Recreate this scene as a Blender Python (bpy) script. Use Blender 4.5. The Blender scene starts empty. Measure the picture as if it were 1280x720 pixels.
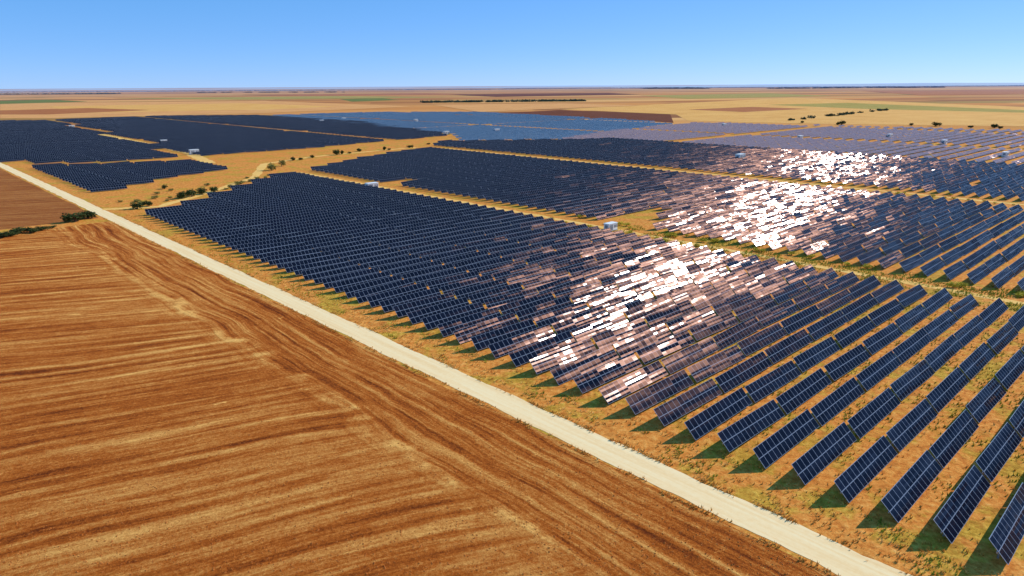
import bpy, math, random
from mathutils import Vector, Matrix, noise as mn
random.seed(7)
H=42.0
F=853.0; PITCH=math.atan(253/F); ROLL=math.radians(-.33)
cp,sp=math.cos(PITCH),math.sin(PITCH)
PHI=math.radians(43.3)
cu,su=math.cos(PHI),math.sin(PHI)
TILT=math.radians(44.5)
C=bpy.context.scene.collection
def W(u,v,z=0): return Vector(((cu*u-su*v)*H,(su*u+cu*v)*H,z))       # u,v in units of H
def ray(px,py):
    x=(px-640)/F; y=-(py-360)/F
    x,y=x*math.cos(ROLL)-y*math.sin(ROLL),x*math.sin(ROLL)+y*math.cos(ROLL)
    return Vector((x,cp+sp*y,-sp+cp*y))
def G(px,py,z=0):
    d=ray(px,py); t=(H-z)/-min(d.z,-.0012)
    return Vector((d.x*t,d.y*t,z))
def uv_of(p): return ((cu*p.x+su*p.y)/H,(-su*p.x+cu*p.y)/H)
def proj(p):
    d=p-Vector((0,0,H)); f=d.y*cp-d.z*sp
    if f<1: return None
    x,y=d.x/f,(d.y*sp+d.z*cp)/f
    x,y=x*math.cos(ROLL)+y*math.sin(ROLL),-x*math.sin(ROLL)+y*math.cos(ROLL)
    return 640+F*x, 360-F*y
# ------------------------------------------------------------------ materials
class M:
    def __init__(s,name):
        s.m=bpy.data.materials.new(name); s.m.use_nodes=True; s.t=s.m.node_tree; s.t.nodes.clear()
        s.out=s.n('ShaderNodeOutputMaterial')
    def n(s,t,**k):
        x=s.t.nodes.new(t)
        for a,b in k.items(): setattr(x,a,b)
        return x
    def l(s,a,b): s.t.links.new(a,b)
    def put(s,v,i):
        if isinstance(v,bpy.types.NodeSocket): s.l(v,i)
        else: i.default_value=v
    def math(s,op,a,b=0.0,c=None,clamp=False):
        x=s.n('ShaderNodeMath',operation=op,use_clamp=clamp); s.put(a,x.inputs[0]); s.put(b,x.inputs[1])
        if c is not None: s.put(c,x.inputs[2])
        return x.outputs[0]
    def vm(s,op,a,b):
        x=s.n('ShaderNodeVectorMath',operation=op); s.put(a,x.inputs[0]); s.put(b,x.inputs[1]); return x
    def scale(s,a,k):
        x=s.n('ShaderNodeVectorMath',operation='SCALE'); s.put(a,x.inputs[0]); s.put(k,x.inputs['Scale']); return x.outputs[0]
    def noise(s,vec,sc,det=4,rough=.55,dist=0):
        x=s.n('ShaderNodeTexNoise'); s.l(vec,x.inputs['Vector']); x.inputs['Scale'].default_value=sc
        x.inputs['Detail'].default_value=det; x.inputs['Roughness'].default_value=rough; x.inputs['Distortion'].default_value=dist
        return x.outputs['Fac']
    def ramp(s,f,stops):
        x=s.n('ShaderNodeValToRGB'); s.put(f,x.inputs[0]); e=x.color_ramp.elements
        while len(e)<len(stops): e.new(.5)
        for q,(p,c) in zip(e,stops):
            q.position=p; q.color=(c,c,c,1) if isinstance(c,(int,float)) else (*c,1)
        return x.outputs[0]
    def mix(s,f,a,b,bt='MIX'):
        x=s.n('ShaderNodeMix',data_type='RGBA',blend_type=bt); s.put(f,x.inputs[0])
        for v,i in ((a,6),(b,7)):
            if isinstance(v,tuple): v=(*v[:3],1)
            s.put(v,x.inputs[i])
        return x.outputs[2]
    def rng(s,v,a,b,c=0,d=1):
        x=s.n('ShaderNodeMapRange'); s.put(v,x.inputs[0])
        for i,k in enumerate((a,b,c,d)): x.inputs[i+1].default_value=k
        return x.outputs[0]
    def pos(s): return s.n('ShaderNodeNewGeometry').outputs['Position']
    def axes(s,ang,k1,k2):
        P=s.pos(); a=math.radians(ang)
        A=s.vm('DOT_PRODUCT',P,(math.cos(a),math.sin(a),0)).outputs['Value']
        B=s.vm('DOT_PRODUCT',P,(-math.sin(a),math.cos(a),0)).outputs['Value']
        c=s.n('ShaderNodeCombineXYZ'); s.l(s.math('MULTIPLY',A,k1),c.inputs[0]); s.l(s.math('MULTIPLY',B,k2),c.inputs[1])
        return c.outputs[0],A,B
    def bsdf(s,col,rough=.9,spec=.2,normal=None,metal=0,bump=None,bs=.5,bd=.1):
        b=s.n('ShaderNodeBsdfPrincipled')
        s.put((*col,1) if isinstance(col,tuple) else col,b.inputs['Base Color']); s.put(rough,b.inputs['Roughness'])
        b.inputs['Specular IOR Level'].default_value=spec; b.inputs['Metallic'].default_value=metal
        if bump is not None:
            x=s.n('ShaderNodeBump'); x.inputs['Strength'].default_value=bs; x.inputs['Distance'].default_value=bd
            s.l(bump,x.inputs['Height']); s.l(x.outputs[0],b.inputs['Normal'])
        if normal is not None: s.l(normal,b.inputs['Normal'])
        return b.outputs[0]
    def done(s,sh): s.l(sh,s.out.inputs[0]); return s.m

def painted_haze(m,col,d0=1800,d1=13000,amt=.5):  # aerial perspective painted into the base colour, bluer with distance from the origin
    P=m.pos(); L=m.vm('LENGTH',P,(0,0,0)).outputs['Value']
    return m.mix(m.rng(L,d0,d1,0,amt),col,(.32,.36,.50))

def mat_ground():
    m=M('dry_ground'); P=m.pos()
    n1=m.noise(P,.10,6,.72); n2=m.noise(P,1.1,6,.75); n3=m.noise(P,.014,3); n4=m.noise(P,.35,5,.7)
    c=m.ramp(n2,[(.28,(.32,.085,.016)),(.44,(.64,.20,.032)),(.58,(.82,.34,.07)),(.8,(.94,.58,.20))])
    g=m.ramp(n2,[(.3,(.18,.13,.012)),(.5,(.46,.30,.03)),(.65,(.70,.46,.06)),(.8,(.84,.58,.14))])
    c=m.mix(m.ramp(n1,[(.50,0.0),(.58,.75)]),c,g)
    c=m.mix(m.ramp(n4,[(.52,0.0),(.64,.5)]),c,(.40,.12,.02))
    c=m.mix(m.ramp(n3,[(.45,0.0),(.7,.4)]),c,(.68,.22,.03))
    v,A,B=m.axes(10,1/900,1/170)
    vo=m.n('ShaderNodeTexVoronoi',distance='CHEBYCHEV'); m.l(v,vo.inputs['Vector']); vo.inputs['Scale'].default_value=1
    vo.inputs['Randomness'].default_value=.9
    sx=m.n('ShaderNodeSeparateColor'); m.l(vo.outputs['Color'],sx.inputs[0])
    f=m.ramp(sx.outputs[0],[(0,(.58,.20,.05)),(.15,(.72,.30,.08)),(.3,(.32,.10,.035)),(.42,(.80,.38,.12)),(.54,(.24,.18,.045)),(.64,(.64,.24,.065)),(.76,(.18,.065,.03)),(.84,(.40,.14,.045)),(.91,(.82,.43,.14))])
    st,_,_=m.axes(9,1/600,1/30)
    f=m.mix(.28,f,m.ramp(m.noise(st,1,4,.65),[(.3,(.26,.08,.03)),(.55,(.62,.25,.065)),(.75,(.82,.42,.13))]))
    c=m.mix(m.rng(m.vm('DOT_PRODUCT',P,(0,1,0)).outputs['Value'],620,900),c,f)
    c=painted_haze(m,c)
    return m.done(m.bsdf(c,.95,.05,bump=n2,bs=.6,bd=.25))

def mat_plough(name,dark,mid,light,head=True,ang=22):
    m=M(name); P=m.pos()
    w=m.math('MULTIPLY',m.math('SUBTRACT',m.noise(P,.010,2,.5),.5),22.0)
    w=m.math('ADD',w,m.math('MULTIPLY',m.math('SUBTRACT',m.noise(P,.35,3,.6),.5),.4))
    def ax(a,k1,k2,bend=1.0):
        _,A,B=m.axes(a,1,1); c=m.n('ShaderNodeCombineXYZ'); m.l(m.math('MULTIPLY',A,k1),c.inputs[0])
        m.l(m.math('MULTIPLY',m.math('ADD',B,m.math('MULTIPLY',w,bend)),k2),c.inputs[1]); return c.outputs[0],B
    a=m.noise(ax(ang,1/30,1/1.6)[0],1,5,.64,.3); b=m.noise(ax(ang,1/6,1/.42)[0],1,3,.6); w3=m.noise(ax(ang,1/80,1/7)[0],1,3,.5)
    _,Bq=ax(ang,1,1); cs=m.math('SINE',m.math('MULTIPLY',m.math('ADD',Bq,w),math.tau/3.0))
    fine=m.noise(P,2.6,8,.9); big=m.noise(P,.018,3,.5); med=m.noise(P,.5,6,.75)
    f=m.math('ADD',m.math('MULTIPLY',a,.66),m.math('ADD',m.math('MULTIPLY',b,.24),m.math('MULTIPLY',w3,.24)))
    f=m.math('ADD',f,m.math('MULTIPLY',cs,.038)); f=m.math('SUBTRACT',f,.05)
    if head:
        _,U,Vv=m.axes(133.3,1,1)
        vb=m.math('ADD',m.math('ADD',Vv,m.math('MULTIPLY',m.noise(P,.03,2,.5),6.0)),m.math('MULTIPLY',m.noise(P,.4,3,.6),.5))
        hc=m.n('ShaderNodeCombineXYZ'); m.l(m.math('MULTIPLY',U,1/35),hc.inputs[0]); m.l(m.math('MULTIPLY',vb,1/1.4),hc.inputs[1])
        hn=m.noise(hc.outputs[0],1,6,.66,.2)
        wob=m.math('MULTIPLY',m.math('SUBTRACT',m.noise(P,.05,5,.65),.5),17.0)
        uu=m.math('ADD',m.math('MULTIPLY',Vv,-1.0),wob)
        fr=m.math('FRACT',m.math('DIVIDE',vb,4.6))
        t1=m.math('LESS_THAN',m.math('ABSOLUTE',m.math('SUBTRACT',fr,.28)),.05); t2=m.math('LESS_THAN',m.math('ABSOLUTE',m.math('SUBTRACT',fr,.68)),.05)
        tr=m.math('MULTIPLY',m.math('MAXIMUM',t1,t2),m.ramp(m.noise(P,.06,4,.6),[(.42,0.0),(.6,1.0)]))
        hv=m.math('ADD',m.math('ADD',m.math('MULTIPLY',hn,1.0),.0),m.math('MULTIPLY',tr,-.07))
        f=m.mix(m.rng(uu,.86*H,1.04*H),f,hv)
        y=m.math('SUBTRACT',1.0,m.math('ABSOLUTE',m.math('DIVIDE',m.math('SUBTRACT',uu,.965*H),2.2)),clamp=True)
        f=m.math('ADD',f,m.math('MULTIPLY',y,m.ramp(m.noise(P,.13,5,.75),[(.45,0.0),(.62,.18)])))
    f=m.math('ADD',f,m.math('MULTIPLY',m.math('SUBTRACT',fine,.5),.80))
    f=m.math('ADD',f,m.math('MULTIPLY',m.math('SUBTRACT',med,.5),.26))
    f=m.math('ADD',f,m.math('MULTIPLY',m.math('SUBTRACT',big,.5),.24))
    f=m.math('ADD',f,m.ramp(m.noise(ax(ang,1/14,1/6)[0],1,6,.7),[(.66,0.0),(.71,.24)]))
    c=m.ramp(f,[(.33,dark),(.49,mid),(.60,tuple(p*.6+q*.4 for p,q in zip(mid,light))),(.73,light)])
    c=painted_haze(m,c)
    return m.done(m.bsdf(c,.95,.05,bump=f,bs=.9,bd=.3))

def mat_sand(name,c1,c2,c3,k=.45):
    m=M(name); P=m.pos(); s,_,_=m.axes(133.3,1/25,1/.7)
    a=m.noise(s,1,5,.6); b=m.noise(P,1.6,5,.65); f=m.math('ADD',m.math('MULTIPLY',a,1-k),m.math('MULTIPLY',b,k))
    return m.done(m.bsdf(m.ramp(f,[(.3,c1),(.5,c2),(.7,c3)]),.95,.05,bump=b,bs=.25,bd=.05))

def mat_panel(name,base,cell,line,r1=.14,lobe=.009,jit=.21,cop=.27,fk=.27):
    m=M(name)
    uv=m.n('ShaderNodeUVMap').outputs[0]; sep=m.n('ShaderNodeSeparateXYZ'); m.l(uv,sep.inputs[0])
    oi=m.n('ShaderNodeObjectInfo').outputs['Random']
    def edge(x,k,w):
        f=m.math('FRACT',m.math('MULTIPLY',x,k)); e=m.math('MINIMUM',f,m.math('SUBTRACT',1.0,f)); return m.math('LESS_THAN',e,w)
    L=m.math('MAXIMUM',edge(sep.outputs[0],1,.034),edge(sep.outputs[1],1,.036))
    S=m.math('MAXIMUM',edge(sep.outputs[0],6,.05),edge(sep.outputs[1],10,.05))
    def wnoise(a,b,k):
        cb=m.n('ShaderNodeCombineXYZ'); m.l(m.math('FLOOR',m.math('MULTIPLY',sep.outputs[0],a)),cb.inputs[0]); m.l(m.math('FLOOR',m.math('MULTIPLY',sep.outputs[1],b)),cb.inputs[1]); m.l(m.math('MULTIPLY',oi,k),cb.inputs[2])
        wn=m.n('ShaderNodeTexWhiteNoise',noise_dimensions='3D'); m.l(cb.outputs[0],wn.inputs['Vector']); return wn
    wn=wnoise(1,1,977.0)            # each module
    w2=wnoise(.2,4,577.0)           # runs of modules clamped to one rail
    w3=wnoise(.05,.5,331.0)         # the whole table
    col=m.mix(wn.outputs['Value'],base,tuple(x*1.5+.002 for x in base))
    col=m.mix(m.math('MULTIPLY',S,.4),col,cell)
    col=m.mix(L,col,line)
    j=m.scale(m.vm('SUBTRACT',wn.outputs['Color'],(.5,.5,.5)).outputs[0],.02)
    j3=m.scale(m.vm('SUBTRACT',w2.outputs['Color'],(.5,.5,.5)).outputs[0],.05)
    amp=m.math('ADD',m.math('MULTIPLY',m.math('SUBTRACT',w2.outputs['Value'],.5),jit*.95),m.math('MULTIPLY',m.math('SUBTRACT',w3.outputs['Value'],.5),jit*.6))
    amp=m.math('ADD',amp,m.math('MULTIPLY',m.math('SUBTRACT',wn.outputs['Value'],.5),jit*.15))
    j2=m.scale((cu,su,0),amp)
    nn=m.vm('ADD',m.n('ShaderNodeNewGeometry').outputs['Normal'],m.vm('ADD',m.vm('ADD',j,j3).outputs[0],j2).outputs[0]).outputs[0]
    nn=m.vm('NORMALIZE',nn,(0,0,0)).outputs[0]
    d=m.n('ShaderNodeBsdfDiffuse'); m.l(col,d.inputs[0])
    fr=m.n('ShaderNodeFresnel'); fr.inputs[0].default_value=1.33; m.l(nn,fr.inputs['Normal'])
    g=m.n('ShaderNodeBsdfGlossy',distribution='BECKMANN'); g.inputs['Color'].default_value=(1,1,1,1); g.inputs['Roughness'].default_value=r1; m.l(nn,g.inputs['Normal'])
    x1=m.n('ShaderNodeMixShader'); m.l(m.math('MULTIPLY',fr.outputs[0],fk),x1.inputs[0]); m.l(d.outputs[0],x1.inputs[1]); m.l(g.outputs[0],x1.inputs[2])
    g2=m.n('ShaderNodeBsdfGlossy',distribution='BECKMANN'); g2.inputs['Color'].default_value=(1,.54,.38,1); g2.inputs['Roughness'].default_value=cop; m.l(nn,g2.inputs['Normal'])
    x=m.n('ShaderNodeMixShader'); x.inputs[0].default_value=lobe; m.l(x1.outputs[0],x.inputs[1]); m.l(g2.outputs[0],x.inputs[2])
    return m.done(x.outputs[0])
def mat_plain(name,c,rough=.6,var=.15,sc=2.0,metal=0,spec=.3):
    m=M(name); n=m.noise(m.pos(),sc,4,.6)
    return m.done(m.bsdf(m.mix(n,tuple(x*(1-var) for x in c),tuple(min(1,x*(1+var)) for x in c)),rough,spec,metal=metal))
def mat_leaf(name,a,b,c,sc=.8,d1=9000,am=.6):
    m=M(name); n=m.noise(m.pos(),sc,5,.7); col=m.ramp(n,[(.3,a),(.5,b),(.7,c)])
    return m.done(m.bsdf(painted_haze(m,col,1200,d1,am),.8,.1))
MG=mat_ground()
MP=mat_plough('ploughed_soil',(.15,.028,.005),(.49,.115,.013),(.94,.47,.12))
MP2=mat_plough('dark_ploughed_soil',(.14,.036,.009),(.34,.095,.02),(.60,.26,.07),False)
MR=mat_sand('sandy_road',(.88,.55,.24),(.96,.67,.34),(.98,.76,.43),.3)
MT=mat_sand('track_sand',(.72,.32,.06),(.88,.48,.12),(.94,.68,.28))
MPAN=mat_panel('panel_glass',(.003,.005,.014),(.014,.02,.04),(.18,.21,.27))
MPAL=mat_panel('sky_tinted_panel_glass',(.035,.07,.12),(.06,.10,.15),(.30,.36,.44),.22,.006,fk=.45)  # lighter blue base stands in for sky reflected at grazing angles
MPAK=mat_panel('pale_pink_panel_glass',(.15,.105,.12),(.17,.13,.14),(.48,.37,.37),.22,.02,fk=.3)  # pale base stands in for reflected sky, tinted greyish pink
MST=mat_plain('galvanised_steel',(.42,.43,.45),.45,.1,3,.7)
MBK=mat_plain('panel_back',(.26,.27,.29),.7)
MFR=mat_plain('aluminium_frame',(.66,.68,.72),.5)
MWH=mat_plain('white_paint',(.8,.8,.78),.6,.06)
MGR=mat_plain('grey_metal',(.25,.27,.3),.5)
MCO=mat_plain('concrete',(.42,.4,.36),.9)
MBA=mat_plain('bark',(.16,.10,.06),.9,.3,6)
MCL=mat_plain('soil_clod',(.44,.12,.018),.95,.6,.6)
MLF=mat_leaf('green_leaves',(.018,.032,.009),(.05,.07,.018),(.11,.12,.03))
MLY=mat_leaf('dry_leaves',(.10,.09,.02),(.26,.22,.05),(.42,.33,.09))
MLB=mat_leaf('yellow_leaves',(.22,.17,.012),(.60,.46,.03),(.84,.68,.07))
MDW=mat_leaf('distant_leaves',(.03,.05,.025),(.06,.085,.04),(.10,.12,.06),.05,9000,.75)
MHW=mat_leaf('horizon_leaves_haze_tint',(.28,.36,.50),(.32,.40,.54),(.36,.44,.58),.01)  # blue-grey of distance haze painted straight into the leaf colours
MGS=mat_leaf('straw',(.42,.15,.025),(.74,.38,.07),(.90,.62,.22),.5)
MWD=mat_leaf('weed_green',(.14,.16,.012),(.34,.36,.03),(.58,.52,.05),.4)
# ------------------------------------------------------------------ helpers
def mesh(name,V,Fc,mats,mi=None,uvs=None,smooth=False):
    me=bpy.data.meshes.new(name); me.from_pydata([tuple(v) for v in V],[],Fc)
    for x in mats: me.materials.append(x)
    if mi: me.polygons.foreach_set('material_index',mi)
    if uvs:
        l=me.uv_layers.new(name='UVMap'); l.data.foreach_set('uv',[c for p in uvs for c in p])
    me.update(); return me
def obj(name,me,parent=None):
    o=bpy.data.objects.new(name,me); C.objects.link(o)
    if parent: o.parent=parent
    return o
def tag(o,label=None,cat=None,group=None,kind=None):
    if label: o['label']=label
    if cat: o['category']=cat
    if group: o['group']=group
    if kind: o['kind']=kind
    return o
def empty(name,loc,rz=0):
    o=obj(name,None); o.location=loc; o.rotation_euler=(0,0,rz); o.empty_display_size=.3; return o
BF=[(0,3,2,1),(4,5,6,7),(0,1,5,4),(1,2,6,5),(2,3,7,6),(3,0,4,7)]
def boxv(x0,x1,y0,y1,z0,z1): return [Vector(p) for p in ((x0,y0,z0),(x1,y0,z0),(x1,y1,z0),(x0,y1,z0),(x0,y0,z1),(x1,y0,z1),(x1,y1,z1),(x0,y1,z1))]
def box_me(name,b,mat,bev=0):
    me=mesh(name,boxv(*b),BF,[mat])
    if bev:
        import bmesh
        bm=bmesh.new(); bm.from_mesh(me); bmesh.ops.bevel(bm,geom=bm.edges[:],offset=bev,segments=2,affect='EDGES'); bm.to_mesh(me); bm.free()
    return me
def struct(name,V,Fc,mat): return tag(obj(name,mesh(name,V,Fc,[mat])),kind='structure')
def ribbon(name,pts,width,z,mat,wob=.15,step=3.0):
    V=[];Fc=[];P=[]
    for a,b in zip(pts,pts[1:]):
        n=max(1,int((b-a).length/step))
        for i in range(n): P.append(a.lerp(b,i/n))
    P.append(pts[-1])
    for i,p in enumerate(P):
        d=(P[min(i+1,len(P)-1)]-P[max(i-1,0)]); d.z=0; d.normalize(); nrm=Vector((-d.y,d.x,0))
        for s in (-1,1):
            w=width/2+wob*(mn.noise(Vector((p.x*.13+s*50,p.y*.13,0)))*1.6+mn.noise(Vector((p.x*.6+s*50,p.y*.6,9))))
            q=p+nrm*s*w; V.append((q.x,q.y,z))
    for i in range(len(P)-1): Fc.append((2*i,2*i+1,2*i+3,2*i+2))
    return struct(name,V,[f[::-1] for f in Fc],mat)
# ------------------------------------------------------------------ setting
S=60000
struct('ground',[(-S,-3000,0),(S,-3000,0),(S,S,0),(-S,S,0)],[(0,1,2,3)],MG)
def sheet(name,uvpoly,z,mat,wob=.4,n=60):
    V=[]
    k=len(uvpoly)
    for i in range(k):
        a=Vector((*uvpoly[i],0)); b=Vector((*uvpoly[(i+1)%k],0))
        for j in range(n):
            q=a.lerp(b,j/n); p=W(q.x,q.y,z); p.x+=wob*mn.noise(p*.21)*2; p.y+=wob*mn.noise(p*.21+Vector((7,7,7)))*2; V.append(p)
    return struct(name,V,[tuple(range(len(V)))],mat)
sheet('ploughed_field',[(-30,-8),(1.325,-8),(1.325,6.0),(-30,5.2)],.010,MP)
sheet('far_ploughed_field',[(-30,5.5),(1.31,6.22),(1.31,24),(-30,24)],.014,MP2)
ribbon('dirt_road',[W(1.388,-4),W(1.388,46)],.104*H,.022,MR,.25,1.2)
ribbon('service_track',[W(3.86,-3),W(3.86,7.9)],2.6,.018,MT,.5)
ribbon('inner_service_track',[W(7.15,-3),W(7.15,9.3)],2.6,.018,MT,.5)
ribbon('left_service_track',[G(60,154),G(237,191),G(262,204)],7,.03,MT,.8)
ribbon('access_track',[G(128,262),G(200,258),G(262,240),G(318,222),G(330,205),G(390,196),G(520,184)],4,.026,MT,.5)
fieldcol={'red':mat_plough('red_brown_soil',(.09,.024,.012),(.16,.045,.02),(.22,.075,.035),False),
 'rust':mat_plough('rust_soil',(.28,.08,.03),(.42,.135,.045),(.56,.22,.08),False,8),
 'gold':mat_plough('gold_stubble',(.56,.23,.05),(.76,.36,.09),(.90,.54,.17),False,12),
 'tan':mat_plough('tan_stubble',(.54,.21,.065),(.72,.31,.10),(.86,.47,.17),False,8),
 'green':mat_plough('green_crop',(.08,.11,.02),(.15,.17,.035),(.26,.24,.06),False),
 'olive':mat_plough('olive_stubble',(.24,.18,.04),(.38,.27,.055),(.52,.37,.10),False,20)}
z=.05
for nm,poly,c in [('red_brown_field',[(612,142),(700,137.5),(838,143),(842,153.5),(770,149)],'red'),
  ('gold_field',[(700,136.5),(990,122),(1290,134),(1290,158),(1040,155),(860,151),(845,143)],'gold'),
  ('olive_field',[(960,131),(1060,128.5),(1290,138),(1290,141),(1080,136)],'olive'),
  ('rust_field',[(860,137),(940,133.5),(1010,136),(930,140)],'rust'),
  ('green_field',[(425,124),(475,122.5),(500,125),(440,127)],'green'),
  ('olive_field',[(800,119.5),(960,116.5),(1040,120),(860,123.5)],'olive'),
  ('stubble_field',[(0,129),(330,126),(520,133),(340,141),(60,148),(0,148)],'tan'),
  ('brown_field',[(60,133),(300,129),(420,133),(330,137),(100,141)],'gold'),
  ('rust_field',[(0,138),(110,135),(190,137.5),(60,143),(0,143)],'rust'),
  ('tan_field',[(540,131),(700,129),(800,132),(690,136),(600,140)],'tan'),
  ('dark_field',[(0,126),(60,124.5),(110,127),(0,130)],'green'),
  ('olive_field',[(140,123),(420,120),(560,122),(300,124.5)],'olive'),
  ('rust_field',[(300,118.5),(520,116.5),(600,118),(380,120)],'rust'),
  ('brown_strip',[(560,118),(760,116),(800,118),(620,121)],'red'),
  ('brown_field',[(1080,114),(1290,112),(1290,118),(1150,119)],'rust')]:
    z+=.03
    struct(nm,[G(x,y,z) for x,y in poly][::-1],[tuple(range(len(poly)))],fieldcol[c])
def hills(name,d,x0,x1,hf,mat,depth):
    V=[];n=120
    for i in range(n+1):
        x=x0+(x1-x0)*i/n; h=hf(i/n,x)
        V+= [(x,d,-1),(x,d+depth*.5,h),(x,d+depth,-1)]
    Fc=[]
    for i in range(n):
        a=3*i; Fc+=[(a,a+3,a+4,a+1),(a+1,a+4,a+5,a+2)]
    return struct(name,V,Fc,mat)
MH=M('hill_painted_haze'); MHm=MH.done(MH.bsdf(MH.ramp(MH.noise(MH.axes(0,1/1500,1/300)[0],1,4),[(.35,(.36,.44,.58)),(.6,(.44,.48,.56))]),.95,.05))  # hill colours are painted air haze
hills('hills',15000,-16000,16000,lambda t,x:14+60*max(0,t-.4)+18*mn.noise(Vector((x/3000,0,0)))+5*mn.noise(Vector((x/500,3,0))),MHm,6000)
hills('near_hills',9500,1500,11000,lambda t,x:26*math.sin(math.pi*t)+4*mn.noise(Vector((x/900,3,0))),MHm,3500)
# ------------------------------------------------------------------ woods
def leafcloud(V,Fc,c,r,hh,n,s):
    for _ in range(n):
        while 1:
            a=Vector((random.uniform(-1,1),random.uniform(-1,1),random.uniform(-1,1)))
            if .25<a.length<1: break
        k=1+.35*mn.noise(a*2+c*.37)
        p=c+Vector((a.x*r*k,a.y*r*k,hh*.5+a.z*hh*.5*k)); p.z=max(.03,p.z)
        d1=Vector((random.gauss(0,1),random.gauss(0,1),random.gauss(0,.6))).normalized(); d2=d1.cross(Vector((random.gauss(0,1),random.gauss(0,1),random.gauss(0,1)))).normalized()
        q=s*random.uniform(.6,1.4); i=len(V)
        V+=[p-d1*q,p+d2*q*.6,p+d1*q,p-d2*q*.6]; Fc.append((i,i+1,i+2,i+3))
def wood(name,label,a,b,n,r,h,mat=MDW,nl=30,gap=-9):
    V=[];Fc=[]
    for i in range(n):
        t=random.random()
        if mn.noise(Vector((t*9,5,0)))<gap: continue
        c=a.lerp(b,t)+Vector((random.uniform(-r,r)*.6,random.uniform(-r,r)*.8,0))
        leafcloud(V,Fc,c,r*random.uniform(.4,.8),h*random.uniform(.6,1.2),nl,min(r*.25,h*.4))
    o=obj(name,mesh(name,V,Fc,[mat])); return tag(o,label,'woodland',kind='stuff')
wood('distant_wood','long dark belt of trees across the tan fields beyond the solar farm',G(530,128.5),G(732,126.5),170,11,5)
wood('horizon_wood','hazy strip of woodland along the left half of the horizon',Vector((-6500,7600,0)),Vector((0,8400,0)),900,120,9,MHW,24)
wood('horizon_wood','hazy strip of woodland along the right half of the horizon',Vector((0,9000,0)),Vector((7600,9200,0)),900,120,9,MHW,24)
wood('horizon_wood','dark woodland patch just below the horizon right of centre',G(810,111),G(880,111),120,90,14,MDW)
wood('thin_tree_line','thin dark tree line across the plain at left below the horizon',G(-20,118.5),G(150,117.5),160,30,8,MDW)
wood('thin_tree_line','thin dark tree line across the plain near the right edge below the horizon',G(960,111),G(1180,109.5),200,40,10,MDW)
wood('thin_tree_line','thin dark tree line across the plain left of centre below the horizon',G(250,116),G(430,115.5),160,30,7,MDW,gap=-.1)
wood('far_hedge','broken dark hedge line running between the far golden fields at right',G(985,151),G(1110,137.5),75,6,3.0,gap=-.08)
# ------------------------------------------------------------------ shrubs
def shrub_meshes(n,mat,seed):
    random.seed(seed); V=[];Fc=[]
    for k in range(7):
        a=random.uniform(0,6.28); r=random.uniform(.2,.6)
        leafcloud(V,Fc,Vector((r*math.cos(a),r*math.sin(a),.05+random.uniform(0,.35))),random.uniform(.35,.55),random.uniform(.8,1.2),n//7,.10)
    cr=mesh('crown',V,Fc,[mat])
    V=[];Fc=[]
    def limb(p,q,r0,r1):
        i=len(V); d=(q-p).normalized(); x=d.orthogonal(); y=d.cross(x)
        for c,r in ((p,r0),(q,r1)):
            for j in range(6): V.append(c+x*r*math.cos(j*1.047)+y*r*math.sin(j*1.047))
        for j in range(6): Fc.append((i+j,i+(j+1)%6,i+6+(j+1)%6,i+6+j))
    limb(Vector((0,0,-.05)),Vector((0,0,.45)),.07,.045)
    for k in range(4):
        a=k*1.57+.4; limb(Vector((0,0,.35)),Vector((.45*math.cos(a),.45*math.sin(a),.95)),.04,.012)
    return cr,mesh('trunk',V,Fc,[MBA])
SHR={'g':[shrub_meshes(700,MLF,i) for i in range(4)],'y':[shrub_meshes(560,MLY,i+9) for i in range(3)],'b':[shrub_meshes(420,MLB,i+19) for i in range(3)]}
random.seed(5)
def shrub(px,py,size,label,kind='g',flat=1.0,group=None,wide=1.0,loc=None):
    t=empty('shrub',loc if loc else G(px,py),random.uniform(0,6.28)); cr,tr=random.choice(SHR[kind])
    t.scale=(size*.5*wide,size*.5*wide,size*.5*flat)
    obj('crown',cr,t); obj('trunk',tr,t); tag(t,label,'shrub',group)
shrub(95,277,5.6,'large dark green shrub beside the dirt road, between the two brown fields','g',.8,None,1.5)
shrub(110,273,5.0,'dark green shrub touching the larger one beside the dirt road at left','g',.8,None,1.5)
for i,(x,y,s) in enumerate([(2,297,3.8),(14,295,3.4),(25,292,4.2),(38,291,3.4),(52,288,3.0),(66,285,1.8)]):
    shrub(x,y,s,['dark low shrub at the left picture edge on the grass strip','second low shrub from the left edge on the grass strip between fields','third low shrub from the left edge on the grass strip between fields','fourth low shrub from the left edge on the grass strip between fields','fifth low shrub from the left edge on the grass strip between fields','tiny shrub at the right end of the row on the grass strip'][i],'g',.7,'low shrubs on the strip between two brown fields',1.5)
for x,y,s,l in [(172,261,4.2,'round green shrub just right of the road by the front block corner'),(184,258,3.6,'smaller green shrub beside the round one near the front block corner'),(228,248,4.8,'dark shrub nearest the left corner of the front solar block'),(240,246,5.2,'dark shrub in the middle of the clump above the front block corner'),(253,243,4.6,'dark shrub at right end of the clump above the front block corner'),(268,240,4.0,'lone small dark shrub right of the clump above the front block'),(206,236,3.0,'small shrub below the small dark solar block at left')]:
    shrub(x,y,s,l,'g',.9,None,1.2)
for x,y,s,l in [(340,213,6,'yellowish bush standing on the dry slope left of the second block'),(352,208,5,'olive bush right of the yellowish bush on the dry slope'),(322,226,3.4,'small dry bush below the yellowish bush on the slope'),(288,236,3,'pale dry bush on the dry grass above the front block'),(300,231,2.6,'tiny pale bush on the dry grass above the front block')]:
    shrub(x,y,s,l,'y')
for i,(x,y) in enumerate([(366,200),(376,200),(390,197),(421,194),(428,192),(437,192),(449,190),(481,187),(486,187),(512,184),(536,181)]):
    shrub(x,y+random.uniform(-.8,.8),random.choice((2.6,3.4,4.5,6.8)),'dark bush in the line between the left far block and the second block','g',random.uniform(.5,.9),'bushes along the drain beyond the second block',random.uniform(.9,1.6))
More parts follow.
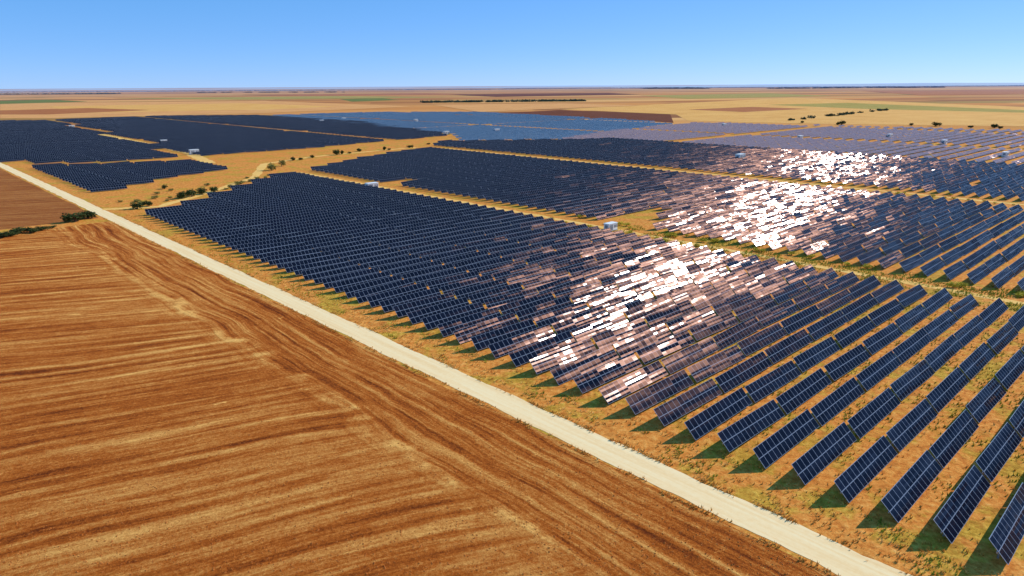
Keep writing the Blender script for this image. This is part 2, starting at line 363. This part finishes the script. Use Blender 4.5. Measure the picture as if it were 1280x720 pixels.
for i,(x,y) in enumerate([(1003,154),(1047,156),(1052,156),(1139,157),(1170,158),(1213,160),(1243,160),(1250,161)]):
    shrub(x,y,random.uniform(5,11),'lone dark bush on the golden field edge behind the right far panels','g',.7,'bushes along the far edge of the right panels')
for i in range(26):
    x=random.uniform(140,340); y=262-(x-140)*.2+random.uniform(-9,4)
    shrub(x,y,random.uniform(1.2,2.8),'small dry tuft bush on the dry grass beside the small left block','y',.7,'small dry bushes on the grass at left',1.3)
for i in range(40):
    shrub(0,0,random.uniform(1.1,2.4),'small bright yellow bush beside the service track between the two nearest blocks','b',.8,'yellow bushes along the service track',1.3,W(random.choice((random.uniform(3.74,3.81),random.uniform(3.92,4.03))),.4+3.2*random.random()))
for i in range(22):
    shrub(0,0,random.uniform(1.0,2.0),'small bright yellow bush beside the inner service track at right','b',.8,'yellow bushes along the inner service track',1.3,W(random.choice((random.uniform(7.02,7.08),random.uniform(7.22,7.29))),1.2+2.2*random.random()))
# ------------------------------------------------------------------ transformer cabins
def cabin(px,py,label,rz=0,s=1.0,group=None):
    p=G(px,py); t=empty('transformer_cabin',p,PHI+rz); t.scale=(s,s,s)
    obj('base',CB['base'],t); obj('wall',CB['wall'],t); obj('roof',CB['roof'],t)
    for n,x in (('door',-1.6),('door',-.5)):
        d=obj(n,CB['door'],t); d.location=(x,-1.265,0); h=obj('handle',CB['handle'],d); h.location=(.3,-.06,1.3)
    for x in (.9,1.9):
        v=obj('vent',CB['vent'],t); v.location=(x,-1.265,0)
    v=obj('side_vent',CB['vent2'],t)
    tag(t,label,'cabin',group)
CB={'base':box_me('base',(-2.7,2.7,-1.45,1.45,0,.35),MCO,.03),'wall':box_me('wall',(-2.5,2.5,-1.25,1.25,.35,2.75),MWH,.03),
 'roof':box_me('roof',(-2.65,2.65,-1.4,1.4,2.75,2.93),MWH,.04),'door':box_me('door',(-.48,.48,-.03,.02,.45,2.4),MGR,.01),
 'handle':box_me('handle',(-.03,.03,-.05,.02,-.1,.1),MST),'vent':box_me('vent',(-.4,.4,-.03,.02,1.2,2.3),MGR,.01),'vent2':box_me('vent',(-2.54,-2.49,-.6,.6,1.2,2.3),MGR)}
CAB=[(465,237,1,'white transformer cabin beside the service track at the left of the second block'),(763,288,.8,'white transformer cabin in the small clearing between the two nearest blocks'),
 (243,193,1.1,'white transformer cabin at the lower end of the left far track'),(205,179,.9,'small white cabin midway along the left far track'),(90,160,1.0,'white cabin at the upper end of the left far track'),(925,200,1.2,'large white cabin at the top edge of the second block, right of centre')]
for x,y,s_,l in CAB: cabin(x,y,l,0,s_)
for x,y in [(402,153),(430,150),(520,152),(558,168),(621,165),(1000,174),(1112,172),(1180,180),(1256,196),(905,158)]:
    cabin(x,y,'tiny white cabin among the pale far panels',0,1.0,'white cabins among the far panels')
# ------------------------------------------------------------------ solar tables
PW=2.5; TL=14.05; NC=14; TP=.349; RP=.1085
HC=.36+PW/2*math.sin(TILT)
def interp(x,pts):
    if x<=pts[0][0]: return pts[0][1]
    for (a,b),(c,d) in zip(pts,pts[1:]):
        if x<=c: return b+(d-b)*(x-a)/(c-a)
    return pts[-1][1]
T=[]   # (u,v,block,row,k)
for r in range(-6,97):
    v=.19+r*RP
    for k in range(6):
        u=1.6+TP*(k+.5)
        if v<interp(u,[(1.6,5.85),(2.9,7.05),(3.7,7.7)])+random.uniform(-.08,.08) and r>=0: T.append((u,v,'A',r,k))
    for b,u0,n in (('B',4.03,8),('C',7.31,9)):
        for k in range(n):
            u=u0+TP*(k+.5); q=proj(W(u,v,1))
            if v<interp(u,[(4,8.0),(6.2,8.9),(7.8,10.2),(10.2,8.3)])+random.uniform(-.1,.1):
                if q and (770<q[0]<832 and 262<q[1]<286 or 745<q[0]<790 and 274<q[1]<292): continue
                if q and (472<q[0]<512 and 224<q[1]<227.5): continue
                if random.random()<.004: continue
                T.append((u,v,b,r,k))
def inpoly(x,y,P):
    c=False
    for (a,b),(d,e) in zip(P,P[1:]+P[:1]):
        if (b>y)!=(e>y) and x<(d-a)*(y-b)/(e-b)+a: c=not c
    return c
FAR=[([(-60,152),(62,152),(228,196),(150,203),(20,205),(-60,178)],'D'),([(76,150.5),(200,146),(330,145),(440,152),(562,170),(470,178),(380,187),(262,195.5),(238,193)],'D'),
 ([(48,210),(250,203.5),(283,212),(190,226),(122,245)],'D'),
 ([(335,144.5),(480,141),(600,141),(770,150),(845,155),(745,168),(700,176.5),(580,177),(570,169)],'P'),
 ([(700,175),(760,165),(870,154.5),(1000,157),(1330,166),(1330,217),(1180,208),(1000,199)],'Q')]
for P,kd in FAR:
    Q=[uv_of(G(x,y)) for x,y in P]
    u0,u1=min(q[0] for q in Q),max(q[0] for q in Q); v0,v1=min(q[1] for q in Q),max(q[1] for q in Q)
    rp=.118*{'D':1.3,'P':1.5,'Q':1.7}[kd]
    i=0; v=v0
    while v<v1:
        u=u0; kk=0
        while u<u1:
            if inpoly(u+TP/2,v,Q) and kk%11!=10 and not (i%30 in(28,29)) and not(kd in 'PQ' and u+TP/2<10.5 and v<interp(u,[(4,8.0),(6.2,8.9),(7.8,10.2),(10.2,8.3)])+.15):
                T.append((u+TP/2,v,kd,i,kk))
            u+=TP; kk+=1
        v+=rp; i+=1
cam=Vector((0,0,H))
def seen(t):
    q=proj(W(t[0],t[1],1.5)); return q and -20<q[0]<1300 and 100<q[1]<745
near=sorted([t for t in T if seen(t)],key=lambda t:(W(t[0],t[1])-cam).length)[:300]
nset=set(near)
MI=[1,0,2,2,2,2]
uv=[]
for i,f in enumerate(BF): uv+= [(0,0),(NC,0),(NC,2),(0,2)] if i==1 else [(0.5,.5)]*4
PM=mesh('panel_array',boxv(-TL/2,TL/2,-PW/2,PW/2,0,.05),BF,[MPAN,MBK,MFR],MI,uv)
V=[]
for x in (-TL/2+.1,TL/2-.1):
    for j in range(10): a=j*math.tau/10; V.append((x,.08*math.cos(a),.08*math.sin(a)))
Fc=[(j,(j+1)%10,10+(j+1)%10,10+j) for j in range(10)]+[tuple(range(9,-1,-1)),tuple(range(10,20))]
TM=mesh('torque_tube',V,Fc,[MST])
pr=[(-.08,-.08),(.08,-.08),(.08,-.06),(.01,-.06),(.01,.06),(.08,.06),(.08,.08),(-.08,.08),(-.08,.06),(-.01,.06),(-.01,-.06),(-.08,-.06)]
PH=HC-.1
V=[(x,y,-.1) for x,y in pr]+[(x,y,PH) for x,y in pr]
Fc=[(j,(j+1)%12,12+(j+1)%12,12+j) for j in range(12)]+[tuple(range(12,24))]
PO=mesh('post',V,Fc,[MST])
V=[];Fc=[]
for x in [ -TL/2+.5+i*(TL-1)/8 for i in range(9)]:
    i=len(V); V+=boxv(x-.03,x+.03,-PW/2+.15,PW/2-.15,-.08,-.003); Fc+=[tuple(a+i for a in f) for f in BF]
RM=mesh('support_rails',V,Fc,[MST])
ones=['','first','second','third','fourth','fifth','sixth','seventh','eighth','ninth','tenth','eleventh','twelfth','thirteenth','fourteenth','fifteenth','sixteenth','seventeenth','eighteenth','nineteenth','twentieth','twenty-first','twenty-second','twenty-third','twenty-fourth']
def tjit():
    j=random.gauss(0,.9)
    if random.random()<.04: j+=random.choice((-1,1))*random.uniform(1.5,3.5)
    return math.radians(j)
def twist(): return math.radians(random.gauss(0,.7))
for t in near:
    u,v,b,r,k=t
    dz=random.uniform(-.08,.04)
    o=empty('solar_table',W(u,v+random.uniform(-.003,.003),dz),PHI+math.radians(random.gauss(0,.25)))
    til=TILT+tjit(); tw=twist()
    p=obj('panel_array',PM,o); p.location=(0,0,HC); p.rotation_euler=(til,0,0)
    ra=obj('support_rails',RM,o); ra.location=(0,0,HC); ra.rotation_euler=(til,0,0)
    tu=obj('torque_tube',TM,o); tu.location=(0,.12*math.sin(til),HC-.2)
    o.rotation_euler.y=tw
    for x in (-TL*.4,-TL*.13,TL*.13,TL*.4):
        q=obj('post',PO,o); q.location=(x,.12*math.sin(til),-.16)
    if b=='A':
        if r<24:
            row='the '+ones[r+1]+' row from the lower right'
            lab=('solar table at the dirt road end of '+row) if k==0 else ('solar table at the service track end of '+row) if k==5 else 'solar table, '+ones[k+1]+' from the dirt road, in '+row
            tag(o,lab,'solar panel','solar tables in the front block')
        else:
            lab=['at the dirt road end of its row','second from the dirt road in its row','third from the dirt road in its row','fourth from the dirt road in its row','fifth from the dirt road in its row','at the service track end of its row'][k]
            tag(o,'solar table '+lab+', past the twenty-fourth front row','solar panel','densely packed front rows, solar tables '+lab)
    else:
        lab='solar table of the second block, '+ones[k+1]+' from the service track in its row'
        tag(o,lab,'solar panel','second block solar tables, '+ones[k+1]+' from the track')
def rest(name,label,sel,mat,tilt,posts):
    V=[];Fc=[];mi=[];uv=[]
    for n,(u,v,b,r,k) in enumerate(sel):
        til=tilt+tjit(); M4=Matrix.Translation(W(u,v,HC))@Matrix.Rotation(PHI,4,'Z')@Matrix.Rotation(twist(),4,'Y')@Matrix.Rotation(til,4,'X')
        i=len(V); V+=[M4@q for q in boxv(-TL/2,TL/2,-PW/2,PW/2,0,.05)]
        Fc+=[tuple(a+i for a in f) for f in BF]; mi+=MI
        ox,oy=(n%211)*20,(n//211)*4
        for q in range(6): uv+=[(ox,oy),(ox+NC,oy),(ox+NC,oy+2),(ox,oy+2)] if q==1 else [(.5,.5)]*4
        if posts(b):
            for x in (-TL*.4,TL*.4):
                R=Matrix.Translation(W(u,v,0))@Matrix.Rotation(PHI,4,'Z'); i=len(V)
                V+=[R@q for q in boxv(x-.07,x+.07,.02,.16,-.05,HC-.2)]; Fc+=[tuple(a+i for a in f) for f in BF]; mi+=[1]*6; uv+=[(.5,.5)]*24
    return tag(obj(name,mesh(name,V,Fc,[mat,MBK,MFR],mi,uv)),label,'solar panels','far rows of solar tables',kind='stuff')
others=[t for t in T if t not in nset]
rest('solar_table_rows','dark far rows of solar tables filling the second block and the far left',[t for t in others if t[2] in 'ABCD'],MPAN,TILT,lambda b:b in 'AB')
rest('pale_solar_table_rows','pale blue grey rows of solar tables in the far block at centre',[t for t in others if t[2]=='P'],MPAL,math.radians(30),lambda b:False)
rest('pinkish_solar_table_rows','greyish pink rows of solar tables in the far block at right',[t for t in others if t[2]=='Q'],MPAK,math.radians(30),lambda b:False)
# ------------------------------------------------------------------ dry grass
def tuft(p,s):
    for _ in range(5):
        a=random.uniform(0,6.28); d=Vector((math.cos(a),math.sin(a),0)); e=Vector((-d.y,d.x,0))*s*.14
        b=p+d*s*.12; t=p+d*s*random.uniform(.3,.7)+Vector((0,0,s*random.uniform(.5,1))); i=len(V)
        V.extend([b-e,b+e,t]); Fc.append((i,i+1,i+2))
V=[];Fc=[]
for _ in range(14000):
    v=-.3+6.5*random.random()**1.8; u=random.choice((random.uniform(1.445,1.62),random.uniform(1.445,1.62),random.gauss(1.327,.006),random.gauss(1.446,.006)))
    if mn.noise(Vector((u*30,v*12,0)))>-.05: tuft(W(u,v),random.uniform(.12,.4))
for _ in range(4000):
    u=random.uniform(1.6,3.9); v=.0+3.0*random.random()**1.5
    tuft(W(u,v),random.uniform(.15,.45))
tag(obj('dry_grass',mesh('dry_grass',V,Fc,[MGS])),'dry yellow grass tufts along the road verge and between the rows','grass',kind='stuff')
V=[];Fc=[]
for _ in range(30000):
    v=-.2+3.2*random.random()**1.6; u=random.choice((random.uniform(1.70,4.05),random.uniform(1.70,4.05),random.uniform(1.70,4.05),random.uniform(3.7,4.1)))
    if mn.noise(Vector((u*7,v*7,4)))>(-.04 if u<3.7 else -.1): tuft(W(u,v),random.uniform(.2,.5))
for _ in range(5000):
    v=-.3+5*random.random()**1.5; u=random.uniform(1.46,1.60)
    if mn.noise(Vector((u*9,v*9,2)))>.15: tuft(W(u,v),random.uniform(.15,.45))
tag(obj('green_weeds',mesh('green_weeds',V,Fc,[MWD])),'yellow green weeds growing in patches between the solar rows','weeds',kind='stuff')
V=[];Fc=[]
n=0
while n<6000:
    px=random.uniform(-30,1100); py=270+450*random.random()**.8
    p=G(px,py); u,v=uv_of(p)
    if u>1.32 or v>5.6: continue
    n+=1; s=random.uniform(.05,.15); i=len(V); a=random.uniform(0,6.28)
    for j in range(4): V.append(p+Vector((s*random.uniform(.7,1.2)*math.cos(a+j*1.57),s*random.uniform(.7,1.2)*math.sin(a+j*1.57),0)))
    V.append(p+Vector((random.uniform(-.3,.3)*s,random.uniform(-.3,.3)*s,s*random.uniform(.4,.8))))
    for j in range(4): Fc.append((i+j,i+(j+1)%4,i+4))
tag(obj('soil_clods',mesh('soil_clods',V,Fc,[MCL])),'loose clods of orange brown earth scattered over the ploughed field','soil',kind='stuff')
# ------------------------------------------------------------------ light, sky, camera
n=(W(0,-1)/H*math.sin(TILT)+Vector((0,0,math.cos(TILT)))).normalized()
c=-ray(888,316).normalized()
sd=(2*n.dot(c)*n-c).normalized()
el=math.asin(sd.z); print('sun elev',math.degrees(el),'az',math.degrees(math.atan2(sd.x,sd.y)))
L=bpy.data.lights.new('sun','SUN'); L.energy=5; L.angle=math.radians(.5); L.color=(1,.97,.92)
lo=bpy.data.objects.new('sun',L); C.objects.link(lo); lo.rotation_euler=sd.to_track_quat('Z','Y').to_euler(); lo.location=(0,0,100)
w=bpy.data.worlds.new('World'); bpy.context.scene.world=w; w.use_nodes=True; nt=w.node_tree
bg=nt.nodes['Background']; sk=nt.nodes.new('ShaderNodeTexSky'); sk.sky_type='NISHITA'; sk.sun_disc=False
sk.sun_elevation=el; sk.sun_rotation=math.atan2(sd.x,sd.y); sk.air_density=.55; sk.dust_density=0; sk.ozone_density=3.0; sk.altitude=0
mx=nt.nodes.new('ShaderNodeMix'); mx.data_type='RGBA'; mx.blend_type='MULTIPLY'; mx.inputs[0].default_value=1; mx.inputs[7].default_value=(.88,.78,1.06,1)
m2=nt.nodes.new('ShaderNodeMix'); m2.data_type='RGBA'; m2.inputs[0].default_value=.52; m2.inputs[7].default_value=(.45,3.1,6.3,1)
nt.links.new(sk.outputs[0],mx.inputs[6]); nt.links.new(mx.outputs[2],m2.inputs[6]); nt.links.new(m2.outputs[2],bg.inputs[0]); bg.inputs[1].default_value=.15
cd=bpy.data.cameras.new('camera'); co=bpy.data.objects.new('camera',cd); C.objects.link(co)
co.matrix_world=Matrix.Translation((0,0,H))@Matrix.Rotation(math.pi/2-PITCH,4,'X')@Matrix.Rotation(ROLL,4,'Z')
cd.sensor_width=36; cd.lens=F/1280*36; cd.clip_start=.5; cd.clip_end=100000
s=bpy.context.scene; s.camera=co; s.view_settings.view_transform='Standard'; s.view_settings.look='None'; s.view_settings.exposure=0
